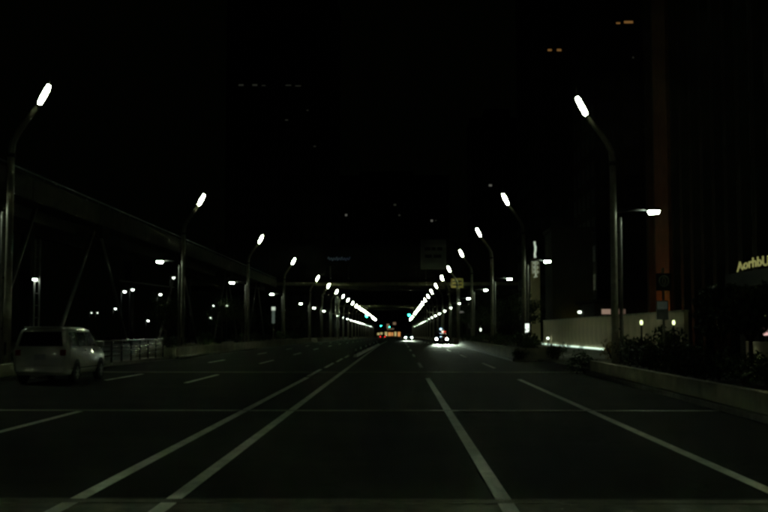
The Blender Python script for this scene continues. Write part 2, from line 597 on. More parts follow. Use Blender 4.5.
def shrub(x, y, z, label, kind=None, s=1.0, group=None):
    t = empty('shrub', (x, y, z), random.uniform(0, 6.28))
    k = random.randrange(3) if kind is None else kind
    f = link('foliage', SHRUBS[k], t)
    f.scale = (s, s, s * random.uniform(.9, 1.1))
    st = link('stem', STEM_ME, t)
    st.scale = (s, s, s)
    return tag(t, label, 'shrub', group)


def tree(x, y, z, label, height=5.0, spread=1.6, trunk=.09, seed=0, clear=.35, name='tree', leafm='leaf_b'):
    rnd = random.Random(100 + seed)
    t = empty(name, (x, y, z))
    h0 = height * clear
    tr = MB()
    lean = rnd.uniform(-.12, .12)
    tr.tube([(0, 0, 0), (lean * .4, 0, h0 * .6), (lean, .05, h0), (lean * 1.5, .1, height * .72)], [trunk, trunk * .85, trunk * .72, trunk * .3], 9)
    tips = []
    for k in range(7):
        a = k * 2.4 + rnd.uniform(-.3, .3)
        zz = h0 * rnd.uniform(.9, 1.25)
        rr = spread * rnd.uniform(.55, .85)
        tip = (lean + rr * math.cos(a), .05 + rr * math.sin(a), zz + (height - h0) * rnd.uniform(.25, .7))
        tr.tube([(lean, .05, zz), ((lean + tip[0]) / 2, tip[1] / 2, zz + (tip[2] - zz) * .62), tip], [trunk * .5, trunk * .32, trunk * .1], 6)
        tips.append(tip)
    tr.build('trunk', M['bark'], t, smooth=True)
    b = MB()
    hc = (height - h0)
    for k in range(26):
        if k < 7:
            c = tips[k]
        else:
            while True:
                p = Vector((rnd.uniform(-1, 1), rnd.uniform(-1, 1), rnd.uniform(-1, 1)))
                if .35 < p.length < 1:
                    break
            c = (lean + p.x * spread * .8, p.y * spread * .8, h0 + hc * .52 + p.z * hc * .42)
        r = spread * rnd.uniform(.22, .36)
        leaves(b, c, (r, r, r * .75), 95, .085, rnd, .2)
    b.build('crown', M[leafm], t)
    return tag(t, label, 'tree')


# ------------------------------------------------------------------ planters
def planter(label, x_face0, x_face1, y0, y1, h, depth, side, seg=3.0, name='planter'):
    """concrete planter beside the road; side = +1 to the right of the road, -1 to the left"""
    t = empty(name, (x_face0, y0, g(y0)))
    n = max(1, round((y1 - y0) / seg))
    fx = lambda y: (x_face1 - x_face0) * (y - y0) / (y1 - y0)
    L = (y1 - y0) / n
    for i in range(n):
        ya = i * L + .012
        yb = (i + 1) * L - .012
        for off, nm in ((0, 'wall_panel'), (side * depth, 'back_panel')):
            b = MB()
            w = .18 * side
            a0, a1 = fx(y0 + ya) + off, fx(y0 + yb) + off
            ga, gb = g(y0 + ya) - g(y0), g(y0 + yb) - g(y0)
            b.v = [(a0, ya, ga - .03), (a0 + w, ya, ga - .03), (a1 + w, yb, gb - .03), (a1, yb, gb - .03), (a0, ya, ga + h), (a0 + w, ya, ga + h), (a1 + w, yb, gb + h), (a1, yb, gb + h)]
            fs = [(0, 3, 2, 1), (4, 5, 6, 7), (0, 1, 5, 4), (1, 2, 6, 5), (2, 3, 7, 6), (3, 0, 4, 7)]
            b.f = fs if side > 0 else [tuple(reversed(f)) for f in fs]
            b.build(nm, M['concrete'], t)
    xi, xo = sorted((.19 * side, (depth - .01) * side))
    for yy, e in ((0, 0), (y1 - y0 - .18, fx(y1))):
        MB().box(xi + e, xo + e, yy + .013, yy + .167, -.03 + g(y0 + yy) - g(y0), h - .004 + g(y0 + yy) - g(y0)).build('end_wall', M['concrete'], t)
    b = MB()
    e = fx(y1)
    zz = h - .1
    gb = g(y1) - g(y0)
    b.quad((xi, .1, zz), (xo, .1, zz), (xo + e, y1 - y0 - .1, gb + zz), (xi + e, y1 - y0 - .1, gb + zz))
    b.build('soil', M['soil'], t)
    # foot kerb in front
    b = MB()
    f0, f1 = sorted((-.14 * side, -.003 * side))
    b.v = [(f0, 0, -.03), (f1, 0, -.03), (f1 + e, y1 - y0, gb - .03), (f0 + e, y1 - y0, gb - .03), (f0, 0, .13), (f1, 0, .13), (f1 + e, y1 - y0, gb + .13), (f0 + e, y1 - y0, gb + .13)]
    b.f = [(4, 5, 6, 7), (0, 1, 5, 4), (1, 2, 6, 5), (2, 3, 7, 6), (3, 0, 4, 7)]
    b.build('foot_kerb', M['kerb'], t)
    return tag(t, label, 'planter', 'planters along the road')


planter('long low concrete planter at the right edge, nearest the camera', 6.55, 7.35, 14.0, 41.2, .52, 2.4, 1)
planter('pale concrete planter on the right beyond the driveway, lit by oncoming headlights', 6.35, 6.9, 58.2, 121.0, .72, 2.2, 1)
planter('short planter at the left edge behind the parked van', -13.0, -13.0, 28.0, 43.0, .55, 2.2, -1)
planter('long concrete planter along the left side beyond the railing', -13.15, -13.0, 63.2, 158.0, .68, 2.2, -1, 4.0)
planter('distant planter along the right pavement beyond the headlights', 7.1, 7.1, 136.0, 226.0, .68, 2.0, 1, 6.0)
planter('distant planter along the left pavement before the overpass', -13.0, -13.0, 172.0, 228.0, .68, 2.0, -1, 6.0)

RN = random.Random(11)
yy = 41.2
near_words = ['at the driveway end of', 'second from the driveway in', 'third from the driveway in', 'fourth from the driveway in', 'fifth from the driveway in', 'sixth from the driveway in', 'seventh from the driveway in', 'eighth from the driveway in', 'ninth from the driveway in', 'tenth from the driveway in']
for i in range(10):
    yv = 40.6 - i * 2.0
    shrub(6.0 + .0375 * yv - .05 + RN.uniform(.8, 1.2), yv, .42, 'dark leafy shrub, %s the nearest right planter' % near_words[i], None, RN.uniform(.85, 1.25), 'shrubs in the planters')
    if i < 7:
        shrub(6.0 + .0375 * yv + RN.uniform(1.7, 2.0), yv + .8, .42, 'taller dark shrub in the back row of the nearest right planter, %s from the driveway' % (ORD[i] if i else 'first'), None, RN.uniform(.85, 1.15), 'shrubs in the planters')
shrub(7.2, 41.6, .02, 'round dark shrub spilling over the near corner of the driveway', 1, 1.15)
shrub(6.55, 58.0, .1, 'dark shrub spilling over the road corner of the far right planter', 1, .95)
shrub(8.6, 57.9, .1, 'round dark shrub at the outer corner of the far right planter', 0, 1.05)
for i in range(12):
    yv = 60 + i * 4.6
    shrub(7.1 + RN.uniform(0, .9), yv, .6, '%s dark shrub in the planter beyond the driveway' % ('first' if i == 0 else ORD[i]), None, RN.uniform(.9, 1.5), 'shrubs in the planters')
for i in range(16):
    yv = 64.5 + i * 5.6
    shrub(-14.3 + RN.uniform(-.5, .3), yv + 1.5, .56, '%s dark shrub in the long left planter' % ('first' if i == 0 else ORD[i]), None, RN.uniform(.9, 1.5), 'shrubs in the planters')
for i in range(3):
    shrub(-14.2 + RN.uniform(-.3, .3), 39.5 + i * 1.4, .44, '%s dark shrub behind the parked van' % ('first', 'second', 'third')[i], None, RN.uniform(.8, 1.0), 'shrubs in the planters')

# trees
tree(9.05, 27.6, .42, 'small dark tree with slim trunk in front of a beige wall, right edge', 2.7, 1.0, .07, 1, .36)
tree(9.85, 32.6, .12, 'small dark tree right of the square emblem sign', 3.1, .85, .07, 2, .30)
tree(9.2, 22.6, .42, 'dark tree cut by the right edge of the picture', 2.7, 1.0, .07, 9, .4)
for i, (x, yv, h, sp) in enumerate(((9.2, 78, 4.4, 1.5), (9.4, 86.5, 4.0, 1.4), (9.5, 103, 4.6, 1.6), (9.3, 125, 5.0, 1.7), (9.6, 150, 5.2, 1.8))):
    tree(x, yv, g(yv) + .1, '%s dark pavement tree behind the far right planter' % ('first' if i == 0 else ORD[i]), h, sp, .1, 20 + i)
for i, (x, yv, h, sp) in enumerate(((-17.5, 80, 4.6, 1.7), (-18.5, 112, 5.2, 2.0), (-20.5, 140, 6.2, 2.4), (-17.5, 150, 5.0, 1.8), (-18, 185, 6.0, 2.2))):
    tree(x, yv, g(yv) + .1, '%s dark tree in the open ground left of the lamp row' % ('first' if i == 0 else ORD[i]), h, sp, .11, 40 + i)

# ------------------------------------------------------------------ left: railing
rail = tag(empty('guard_railing', (-13.75, 47.5, .1)), 'shiny steel guard railing on the pavement beyond the van', 'railing')
RL = 15.0
post_me = MB().box(-.04, .04, -.04, .04, 0, 1.05).mesh('post', M['dark_metal'])
for i in range(9):
    link('post', post_me, rail, loc=(0, i * RL / 8, 0))
MB().tube([(0, 0, 1.07), (0, RL, 1.07)], .045, 10).build('top_rail', M['steel'], rail, smooth=True)
for z in (.36, .58, .80):
    MB().tube([(0.02, 0, z), (0.02, RL, z)], .028, 8).build('rail', M['steel'], rail, smooth=True)
panel_me = MB().box(-.015, .015, .08, RL / 8 - .08, .12, .9).mesh('infill_panel', M['fence_panel'])
for i in range(4):
    link('infill_panel', panel_me, rail, loc=(-.07, i * RL / 8, 0))
slat_me = MB().box(-.012, .012, -.02, .02, .1, 1.03).mesh('baluster', M['dark_metal'])
for i in range(4, 8):
    for k in range(1, 8):
        link('baluster', slat_me, rail, loc=(-.03, (i + k / 8) * RL / 8, 0))

# ------------------------------------------------------------------ left: elevated deck on A-shaped legs
deck = tag(empty('elevated_deck', (-22, 20, 0)), 'dim elevated roadway deck on slanted legs running along the left', 'elevated road')
for i in range(12):
    y0 = i * 14.2
    MB().box(0, .35, y0 + .02, y0 + 14.18, 9.35, 10.75).build('fascia_panel', M['girder'], deck)
MB().box(-9, -.003, 0, 170, 9.55, 9.95).build('deck_slab', M['girder'], deck)
for x in (-2.0, -5.5):
    MB().box(x - .3, x + .3, 0.01, 169.9, 8.75, 9.548).build('girder', M['girder'], deck)
MB().tube([(.18, 0, 11.05), (.18, 170, 11.05)], .05, 8).build('handrail', M['dark_metal'], deck)
for i in range(57):
    MB().box(.15, .21, i * 3, i * 3 + .06, 10.751, 11.03).build('handrail_post', M['dark_metal'], deck)
for yc in (28.7, 58.7, 88.7, 118.7, 148.7):
    for s in (-1, 1):
        MB().tube([(-.35, yc + s * .5, 9.3), (-.35, yc + s * 9.8, .12)], [.10, .13], 10).build('slanted_leg', M['strut'], deck, smooth=True)
    MB().box(-2.3, .3, yc - .9, yc + .9, 8.6, 9.345).build('bearing_block', M['girder'], deck)
    MB().box(-5.9, -5.1, yc - .5, yc + .5, .1, 8.745).build('pier', M['tower_dark'], deck)
MB().tube([(.2, 43.6, 9.0), (.2, 36.6, .2)], .11, 10).build('brace', M['strut'], deck, smooth=True)
MB().tube([(.1, 63.5, 5.6), (.1, 84, 5.9)], .05, 8).build('service_pipe', M['strut'], deck)

# ------------------------------------------------------------------ left: small lamps in the open ground
def park_lamp(x, y, z, label, dim=False, r=.16, side=1):
    t = empty('park_lamp', (x, y, g(y) + .1))
    z -= g(y) + .1
    MB().tube([(-.3 * side, 0, 0), (-.3 * side, 0, z * .6), (-.3 * side, 0, z + .12)], [.07, .055, .045], 8).build('post', M['dark_metal'], t, smooth=True)
    MB().tube([(-.3 * side, 0, z + .12), (-.1 * side, 0, z + .2), (0.05 * side, 0, z + .16)], .03, 6).build('bracket', M['pole'], t)
    hd = MB().tube([(0, 0, z + .2), (0, 0, z + .07)], [.08, r * 1.1], 10).build('lamp_hood', M['dark_metal'], t)
    MB().tube([(0, 0, z + .065), (0, 0, z), (0, 0, z - .08)], [r, r * .95, r * .4], 10).build('lens', M['park_dim' if dim else 'park'], hd, smooth=True)
    return tag(t, label, 'lamp post', 'small lamps in the open ground')


def U(px, py, Y):
    """world point at depth Y for a position measured in the photograph"""
    return ((px - 398) / 1066 * Y, Y, CAM_Z + (331 - py) / 1066 * Y)


for px, py, Y, dim, r, lab in (
        (28, 299, 111, False, .10, 'small white lamp low behind the twin mast at the left edge'),
        (124, 292, 96, False, .15, 'left one of two neighbouring lamps below the slanted deck leg'),
        (132, 290, 104, False, .14, 'right one of two neighbouring lamps below the slanted deck leg'),
        (115, 309, 150, False, .15, 'distant white lamp seen above the steel railing, left of the others'),
        (148, 321, 150, False, .15, 'distant low lamp seen above the middle of the railing'),
        (160, 295, 99, False, .13, 'lamp left of the second street lamp pole, under its side lamp'),
        (173, 278, 88, True, .13, 'dim high lamp right beside the second left street lamp pole'),
        (214, 306, 143, False, .15, 'left one of two level lamps between second and third street lamps'),
        (227, 306, 143, True, .22, 'dimmer right one of two level lamps near the third street lamp'),
        (211, 318, 152, True, .16, 'faint low lamp beneath two level lamps on the left'),
        (91, 313, 160, True, .10, 'very faint lamp behind the van under the deck leg'),
        (97, 313, 160, True, .10, 'second very faint lamp right of another behind the van')):
    x, y_, z = U(px, py, Y)
    park_lamp(x, y_, z, lab, dim, r)

# twin mast
x, y_, z = U(35.5, 280, 70)
tm = tag(empty('twin_mast', (x, 70, .1)), 'tall twin-tube mast carrying a small white lamp, left of the deck legs', 'mast')
for s in (-.17, .17):
    MB().tube([(s, 0, 0), (s, 0, 7.6)], .05, 8).build('mast_tube', M['pole_pale'], tm, smooth=True)
for k in range(9):
    MB().box(-.17, .17, -.02, .02, .8 + k * .8, .85 + k * .8).build('rung', M['pole_pale'], tm)
h_ = MB().box(-.22, .08, -.35, -.08, z - .02, z + .09).build('lamp_head', M['dark_metal'], tm)
MB().box(-.19, .05, -.33, -.1, z - .13, z - .022).build('lens', M['park'], h_)
MB().box(-.02, .02, -.08, 0, z + .02, z + .06).build('lamp_arm', M['dark_metal'], tm)

# column sign by the fourth lamp, its lamplit look put in as emission
x, y_, z = U(273.5, 311, 120)
cs = tag(empty('column_sign', (x, 120, .1)), 'slim column sign with a soft emissive glow between third and fourth left street lamps', 'sign')
MB().tube([(0, 0, 0), (0, 0, z - 1.5)], .06, 8).build('post', M['pole'], cs)
MB().box(-.16, .16, -.06, .06, z - 1.5, z - .05).build('panel', emit('column_panel_glow', (.7, .95, .75), .05, False), cs)
MB().box(-.2, .2, -.1, .1, z - .04, z + .35).build('glow_head', emit('column_head_glow', (.85, 1, .8), .45, False), cs)

# ------------------------------------------------------------------ right: long wall, led strip, pylon
lw = tag(empty('boundary_wall', (16, 60, .12)), 'long pale panelled wall behind the driveway with glowing base', 'wall')
wp = MB().box(0, .25, .012, 1.988, 0, 2.62).mesh('panel', M['wall_panel'])
for i in range(29):
    link('panel', wp, lw, loc=(0, 2 * i, 0))
cp = MB().box(-.06, .31, .005, 1.995, 2.622, 2.70).mesh('coping', M['concrete'])
for i in range(29):
    link('coping', cp, lw, loc=(0, 2 * i, 0))
led = tag(empty('light_strip', (15.93, 83, .12)), 'glowing white light strip along the foot of the panelled wall', 'light strip')
MB().box(-.05, .06, 0, 36, .0, .05).build('channel', M['dark_metal'], led)
le = MB().box(-.05, .03, .04, 2.2, .052, .19).mesh('tube', M['led'])
le2 = MB().box(-.05, .03, .04, 2.2, .052, .17).mesh('tube', M['led_weak'])
for i in range(16):
    link('tube', le if i in (0, 1, 2, 3, 5, 6, 8, 11, 14) else le2, led, loc=(0, i * 2.25, 0))

py_ = tag(empty('pylon_sign', (15.3, 119, .12)), 'tall slim pylon with lit white characters beside the panelled wall', 'pylon')
MB().box(-.5, .5, -.25, .25, 0, 9.55).build('body', mat('pylon_tan', (0.62, 0.52, 0.30), 0.7, scale=1.5, var=0.15), py_, bevel=.02)
MB().box(-.62, .62, -.35, .35, 0, .35).build('plinth', M['concrete'], py_)
# upper character: one tall wavering stroke standing above the pylon
st = MB()
st.tube([(.02, 0, 9.7), (-.02, 0, 10.1), (.05, 0, 10.5), (.06, 0, 10.9), (-.02, 0, 11.2), (-.03, 0, 11.5)], [.13, .10, .11, .12, .09, .12], 8)
st.build('upper_stroke', M['pylon_lit'], py_, smooth=True)
ch = MB()
for zc in (9.05, 8.55, 8.05):
    ch.tube([(-.38, -.27, zc + .2), (-.1, -.27, zc + .05), (-.36, -.27, zc - .12)], .055, 6)
    ch.tube([(.08, -.27, zc - .15), (.36, -.27, zc + .02), (.1, -.27, zc + .18)], .055, 6)
ch.tube([(0, -.27, 9.4), (-.05, -.27, 8.6), (.02, -.27, 7.5)], .05, 6)
ch.tube([(-.2, -.27, 7.45), (.1, -.27, 7.7), (.2, -.27, 7.5)], .05, 6)
ch.build('lower_characters', M['pylon_dim'], py_)

# light box on the second right lamp pole
x, y_, z = U(526.5, 328, 66)
lb = tag(empty('light_box_sign', (x, 66, .62)), 'small bright white light box on a post by the second right lamp', 'sign')
MB().tube([(0, 0, 0), (0, 0, z - .9)], .04, 8).build('post', M['dark_metal'], lb)
MB().box(-.14, .14, -.05, .05, z - .93, z - .34).build('case', M['dark_metal'], lb)
MB().box(-.12, .12, -.056, -.051, z - .91, z - .36).build('lit_face', M['lightbox'], lb)
MB().tube([(-.08, -.062, z - .8), (.06, -.062, z - .68), (-.05, -.062, z - .52)], .015, 6).build('mark', M['black'], lb)

# square emblem sign (bus stop) near the right planter
bs = tag(empty('stop_sign_post', (8.72, 35.2, .12)), 'bus stop post with square black emblem panel and pale timetable below', 'bus stop')
MB().tube([(0, 0, 0), (0, 0, 3.6)], .045, 10).build('post', M['pole'], bs, smooth=True)
pn = MB().box(-.24, .26, -.09, -.05, 2.85, 3.42).build('emblem_panel', M['sign_black'], bs)
ring = []
rg = MB()
rg.tube([(.01 + .15 * math.cos(a), -.1, 3.17 + .17 * math.sin(a)) for a in [2 * math.pi * k / 24 for k in range(25)]], .022, 6)
rg.build('ring_emblem', M['sign_grey'], pn)
rg = MB()
rg.tube([(.01 + .05 * math.cos(a), -.1, 3.17 + .11 * math.sin(a)) for a in [2 * math.pi * k / 16 for k in range(17)]], .018, 6)
rg.build('inner_emblem', M['sign_grey'], pn)
MB().box(-.25, .14, -.09, -.05, 1.9, 2.52).build('timetable_case', M['sign_grey'], bs)
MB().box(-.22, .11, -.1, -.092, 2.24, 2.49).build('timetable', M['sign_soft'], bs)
MB().box(-.22, .11, -.1, -.092, 1.93, 2.2).build('timetable', M['sign_grey'], bs)
MB().tube([(0, 0, 0), (0, 0, .08)], .22, 14).build('base', M['concrete'], bs)

# garden lanterns
def lantern(px, py, Y, label, m='garden', r=.075):
    x, y_, z = U(px, py, Y)
    t = empty('garden_lantern', (x, Y, .12))
    z -= .12
    MB().tube([(0, 0, 0), (0, 0, z - .16)], .04, 8).build('post', M['dark_metal'], t)
    MB().tube([(0, 0, z - .15), (0, 0, z - .08), (0, 0, z + .02), (0, 0, z + .08)], [r * .7, r, r, r * .6], 10).build('globe', M[m], t, smooth=True)
    MB().tube([(0, 0, z + .082), (0, 0, z + .14)], [r * 1.2, .03], 10).build('cap', M['dark_metal'], t)
    return tag(t, label, 'lantern', 'garden lanterns')


lantern(640, 322, 56, 'yellow-green garden lantern beside the first right lamp pole')
lantern(672, 322, 56, 'yellow-green garden lantern behind the emblem sign, lighting leaves')
lantern(547, 338, 112, 'tiny white lantern in front of the pylon and wall', 'park_dim', .14)
lantern(579, 312, 104, 'pale lantern showing just above the panelled wall', 'park_dim', .2)
lantern(480.3, 329.4, 90, 'tiny white lantern among shrubs right of the oncoming car', 'park_dim', .06)
lantern(461.5, 312, 140, 'faint lantern between far right street lamp poles', 'win_white', .3)
for i, (x, yv, s, k) in enumerate(((12.6, 57.5, 1.6, 0), (13.4, 58.6, 1.5, 0), (14.3, 57.4, 1.7, 0), (14.9, 58.5, 2.2, 0), (15.2, 57.0, 1.5, 2), (11.6, 58.4, 1.4, 3), (12.2, 59.5, 1.3, 3))):
    shrub(x, yv, .12, '%s shrub of the lantern-lit bed right of the driveway' % ('first', 'second', 'third', 'fourth', 'fifth', 'first orange-flowered', 'second orange-flowered')[i], k, s, 'shrubs around the lanterns')

# ------------------------------------------------------------------ buildings
def tower(label, x0, x1, y0, y1, h, lit, bay=3.0, floor=3.6, material='tower_dark', base=0.0, name='tower'):
    """plain dark tower; lit = list of (px, py, width_px, height_px, material) on its camera-facing side"""
    t = empty(name, ((x0 + x1) / 2, y0, base))
    w = (x1 - x0) / 2
    MB().box(-w, w, 0, y1 - y0, 0, h).build('wall', M[material], t)
    b = MB()
    n = int((x1 - x0) / bay)
    fl = int((h - 4) / floor)
    for j in range(fl):
        for i in range(n):
            xa = -w + (i + .18) * (2 * w / n)
            xb = -w + (i + .82) * (2 * w / n)
            z = 3.2 + j * floor
            b.box(xa, xb, -.06, -.004, z, z + floor * .55)
    o = b.build('dark_windows', M['facade_glass'], t)
    o['kind'] = 'stuff'
    # windows on the side that faces the street
    b = MB()
    sx = -w if x0 > 0 else w
    m = int((y1 - y0) / bay)
    for j in range(fl):
        for i in range(m):
            ya = (i + .18) * (y1 - y0) / m
            yb = (i + .82) * (y1 - y0) / m
            z = 3.2 + j * floor
            xs = sorted((sx * 1.0 + (-.06 if x0 > 0 else .06), sx + (-.004 if x0 > 0 else .004)))
            b.box(xs[0], xs[1], ya, yb, z, z + floor * .55)
    o = b.build('dark_side_windows', M['facade_glass'], t)
    o['kind'] = 'stuff'
    MB().box(-w - .25, w + .25, -.25, y1 - y0 + .25, h, h + 1.0).build('parapet', M[material], t)
    MB().box(-w * .5, w * .4, 3, (y1 - y0) * .7, h + 1.0, h + 4.5).build('plant_room', M[material], t)
    for px, py, wp_, hp, mm in lit:
        x, _, z = U(px, py, y0)
        sc = y0 / 1066
        f = MB().box(x - wp_ * sc / 2 - (x0 + x1) / 2, x + wp_ * sc / 2 - (x0 + x1) / 2, -.10, -.065, z - hp * sc / 2 - base, z + hp * sc / 2 - base).build('lit_window', M[mm], t)
    return tag(t, label, 'building')


tower('tall dark tower far left with a faint row of lit windows', -49, -17.8, 300, 325, 98,
      [(239, 82, 5, 1.6, 'win_dim'), (253, 82, 5, 1.8, 'win_dim'), (262, 82.5, 4, .7, 'win_dim'), (287, 82.3, 6, 1.0, 'win_dim'), (297, 83, 6, .9, 'win_dim'),
       (285.5, 118, 3, 1, 'win_dim'), (306.6, 108, 2, 1, 'win_dim'), (314, 145, 2.6, 1.4, 'win_dim')], base=g(300))
tower('dark tower closing the far end of the street', -48, 36, 742, 765, 112,
      [(346, 214.8, 2.0, 2.0, 'win_white'), (395, 204.5, 2.6, 1.8, 'win_dim'), (399.5, 215, 2.0, 1.6, 'win_dim'), (432, 220.6, 2.2, 2.0, 'win_white'), (436, 220.4, 1.6, .8, 'win_dim')], base=g(742))
tower('dark tower right of the road with one white window', 23.6, 42, 340, 360, 70, [(491, 185, 3.0, 2.0, 'win_white')], base=g(340))
tower('dark tower with two small orange windows', 25, 38, 200, 222, 76,
      [(552, 47, 4, 2, 'win_orange'), (561.5, 47, 4.5, 2.2, 'win_orange')], base=g(200))
tower('dark tower with a bright orange window pair near the top edge', 24.8, 40, 133, 150, 62,
      [(621.5, 19.5, 4, 1.6, 'win_orange'), (632, 18.5, 9, 2.4, 'win_orange'), (636, 55, 1.6, 1.6, 'win_dim')], base=0, material='tower')
# low block behind the pylon
lbk = tag(empty('low_block', (20.6, 126, .12)), 'dim low block behind the pylon with a yellow glow at its foot', 'building')
MB().box(-2.4, 2.4, 0, 6, 0, 13.3).build('wall', M['tower'], lbk)
MB().box(-2.6, 2.6, -.2, 6.2, 13.3, 13.8).build('parapet', M['tower'], lbk)
for i in range(3):
    f_ = MB().box(-2.2 + i * 1.5, -.95 + i * 1.5, -.08, -.003, 1.3, 2.9).build('window', M['facade_glass'], lbk)
fx_ = MB().box(-1.4, 1.2, -1.0, -.8, 2.7, 2.8).build('floodlight', M['dark_metal'], lbk)
MB().box(-1.35, 1.15, -.98, -.82, 2.803, 2.84).build('floodlight_lens', emit('flood_yellow', (.95, .85, .14), 2.2), fx_)
MB().box(-.05, .05, -.95, -.85, 0, 2.699).build('floodlight_post', M['dark_metal'], lbk)
# annex with warm window behind the wall
an = tag(empty('annex', (21, 97, .12)), 'low annex with a warm pinkish window strip above the wall', 'building')
MB().box(-3.2, 3.2, 0, 8, 0, 4.1).build('wall', M['tower'], an)
MB().box(-3.5, 3.5, -.4, 8.3, 4.1, 4.35).build('roof', M['tower_dark'], an)
for i, (a, b_) in enumerate(((-2.55, -1.75), (-1.65, -.95), (-.85, -.4))):
    w_ = MB().box(a, b_, -.05, -.003, 3.05, 3.5).build('window', M['win_pink'] if i == 0 else emit('window_pink_soft', (1, .65, .45), .05, False), an)

# hotel-like block at right with tall piers
ht = tag(empty('pier_fronted_block', (20, 44, .12)), 'huge dark block at right fronted by tall vertical piers', 'building')
MB().box(.6, 22, 0, 42, 0, 64).build('wall', M['tower_dark'], ht)
pm = MB().box(-.05, .597, -.35, .35, 0, 64).mesh('pier', M['tower'])
for i in range(17):
    if i != 14:
        link('pier', pm, ht, loc=(0, .4 + i * 2.55, 0))
MB().box(-.3, .597, 33.6, 37.6, 0, 64).build('stone_bay', M['brown_stone'], ht)
gm = MB().box(.5, .598, -.85, .85, 0, 2.4).mesh('window', M['facade_glass'])
for i in range(16):
    if i in (13, 14):
        continue
    for j in range(17):
        link('window', gm, ht, loc=(0, 1.675 + i * 2.55, 1.0 + j * 3.6))
up = MB().box(-1.8, -1.5, 35.2, 36.0, 0, .2).build('uplight', M['dark_metal'], ht)
MB().box(-1.76, -1.54, 35.25, 35.95, .203, .23).build('uplight_lens', emit('uplight_amber', (1, .34, .06), 110.0), up)

# entrance canopy with lettering
cn = tag(empty('entrance_canopy', (13, 33, .12)), 'dark entrance canopy carrying curved lit lettering at the right edge', 'canopy')
MB().box(.1, 7.5, -2, 9.5, 3.3, 3.62).build('roof', M['tower_dark'], cn)
MB().box(0, .097, -2, 9.5, 3.2, 3.75).build('fascia', M['sign_black'], cn)
for yv in (-1.5, 8.8):
    MB().tube([(.5, yv, 0), (.5, yv, 3.298)], .18, 12).build('column', M['tower'], cn)
MB().tube([(.06, 4.5, 3.1), (.06, 4.5, 3.2)], [.06, .09], 8).build('downlight', M['win_white'], cn)
cu = bpy.data.curves.new('lettering', 'FONT')
cu.body = 'AorhbU'
cu.size = .48
cu.extrude = .0
cu.fill_mode = 'NONE'
cu.bevel_depth = .013
cu.bevel_resolution = 1
cu.resolution_u = 4
cu.space_character = 1.0
tmp = bpy.data.objects.new('lettering_source', cu)
COL.objects.link(tmp)
dg = bpy.context.evaluated_depsgraph_get()
me = bpy.data.meshes.new_from_object(tmp.evaluated_get(dg))
bpy.data.objects.remove(tmp)
me.materials.clear()
me.materials.append(M['sign_lit'])
xs = [v.co.x for v in me.vertices]
sx = 3.55 / (max(xs) - min(xs))
for v in me.vertices:
    v.co.x = (v.co.x - min(xs)) * sx
    v.co.y += -.02 * (v.co.x - 2.0) ** 2 + .08
lt = link('lettering', me, cn)
lt.location = (-.06, 7.85, 3.78)
lt.rotation_euler = (R(90), 0, R(-90))
wl = tag(empty('wall_lamp', (14.0, 40.9, .12)), 'small pinkish lamp near the canopy at the right edge', 'lamp')
MB().tube([(0, 0, 0), (0, 0, 1.35)], .04, 8).build('post', M['dark_metal'], wl)
MB().tube([(0, 0, 1.36), (0, 0, 1.55), (0, 0, 1.72)], [.08, .12, .07], 10).build('globe', emit('pink_lamp', (1, .6, .55), .55), wl, smooth=True)

# low beige wall behind the right-hand trees
bw = tag(empty('garden_wall', (11, 14, .12)), 'low beige wall behind the slim tree trunk at right', 'wall')
bp_ = MB().box(0, .2, .01, 1.99, 0, 1.2).mesh('panel', M['wall_panel'])
for i in range(10):
    link('panel', bp_, bw, loc=(0, 2 * i, 0))

# ------------------------------------------------------------------ overpasses, signs
def overpass(label, Y, z, depth, xr, piers, width=10):
    t = empty('overpass', (0, Y, 0))
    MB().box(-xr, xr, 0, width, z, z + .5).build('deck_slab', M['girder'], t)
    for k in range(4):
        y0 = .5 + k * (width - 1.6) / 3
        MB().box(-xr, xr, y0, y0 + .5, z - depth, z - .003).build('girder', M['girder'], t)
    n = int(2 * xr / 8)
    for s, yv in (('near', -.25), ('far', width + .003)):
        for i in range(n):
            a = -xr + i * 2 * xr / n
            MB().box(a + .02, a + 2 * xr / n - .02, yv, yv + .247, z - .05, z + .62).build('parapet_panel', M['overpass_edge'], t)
    for x in piers:
        p_ = MB().box(x - .8, x + .8, width / 2 - .8, width / 2 + .8, g(Y) - .05, z - depth - .9).build('pier', M['girder'], t)
        MB().box(x - 1.4, x + 1.4, .8, width - .8, z - depth - .9, z - depth - .003).build('pier_cap', M['girder'], t)
    return tag(t, label, 'overpass')


ov = overpass('dim overpass crossing high over the road before the signals', 229, 11.45, .9, 46, (-17.5, 12.2))
overpass('second darker overpass crossing far down the road', 405, 10.8, 1.0, 60, (-18, 13))
# noise barrier behind the parapet
nb = tag(empty('noise_barrier', (0, 233, 11.955)), 'tall dark noise barrier standing on the overpass', 'barrier')
nbm = MB().box(.03, 3.97, 0, .2, 0, 9.0).mesh('panel', M['tower_dark'])
for i in range(20):
    link('panel', nbm, nb, loc=(-40 + 4 * i, 0, 0))
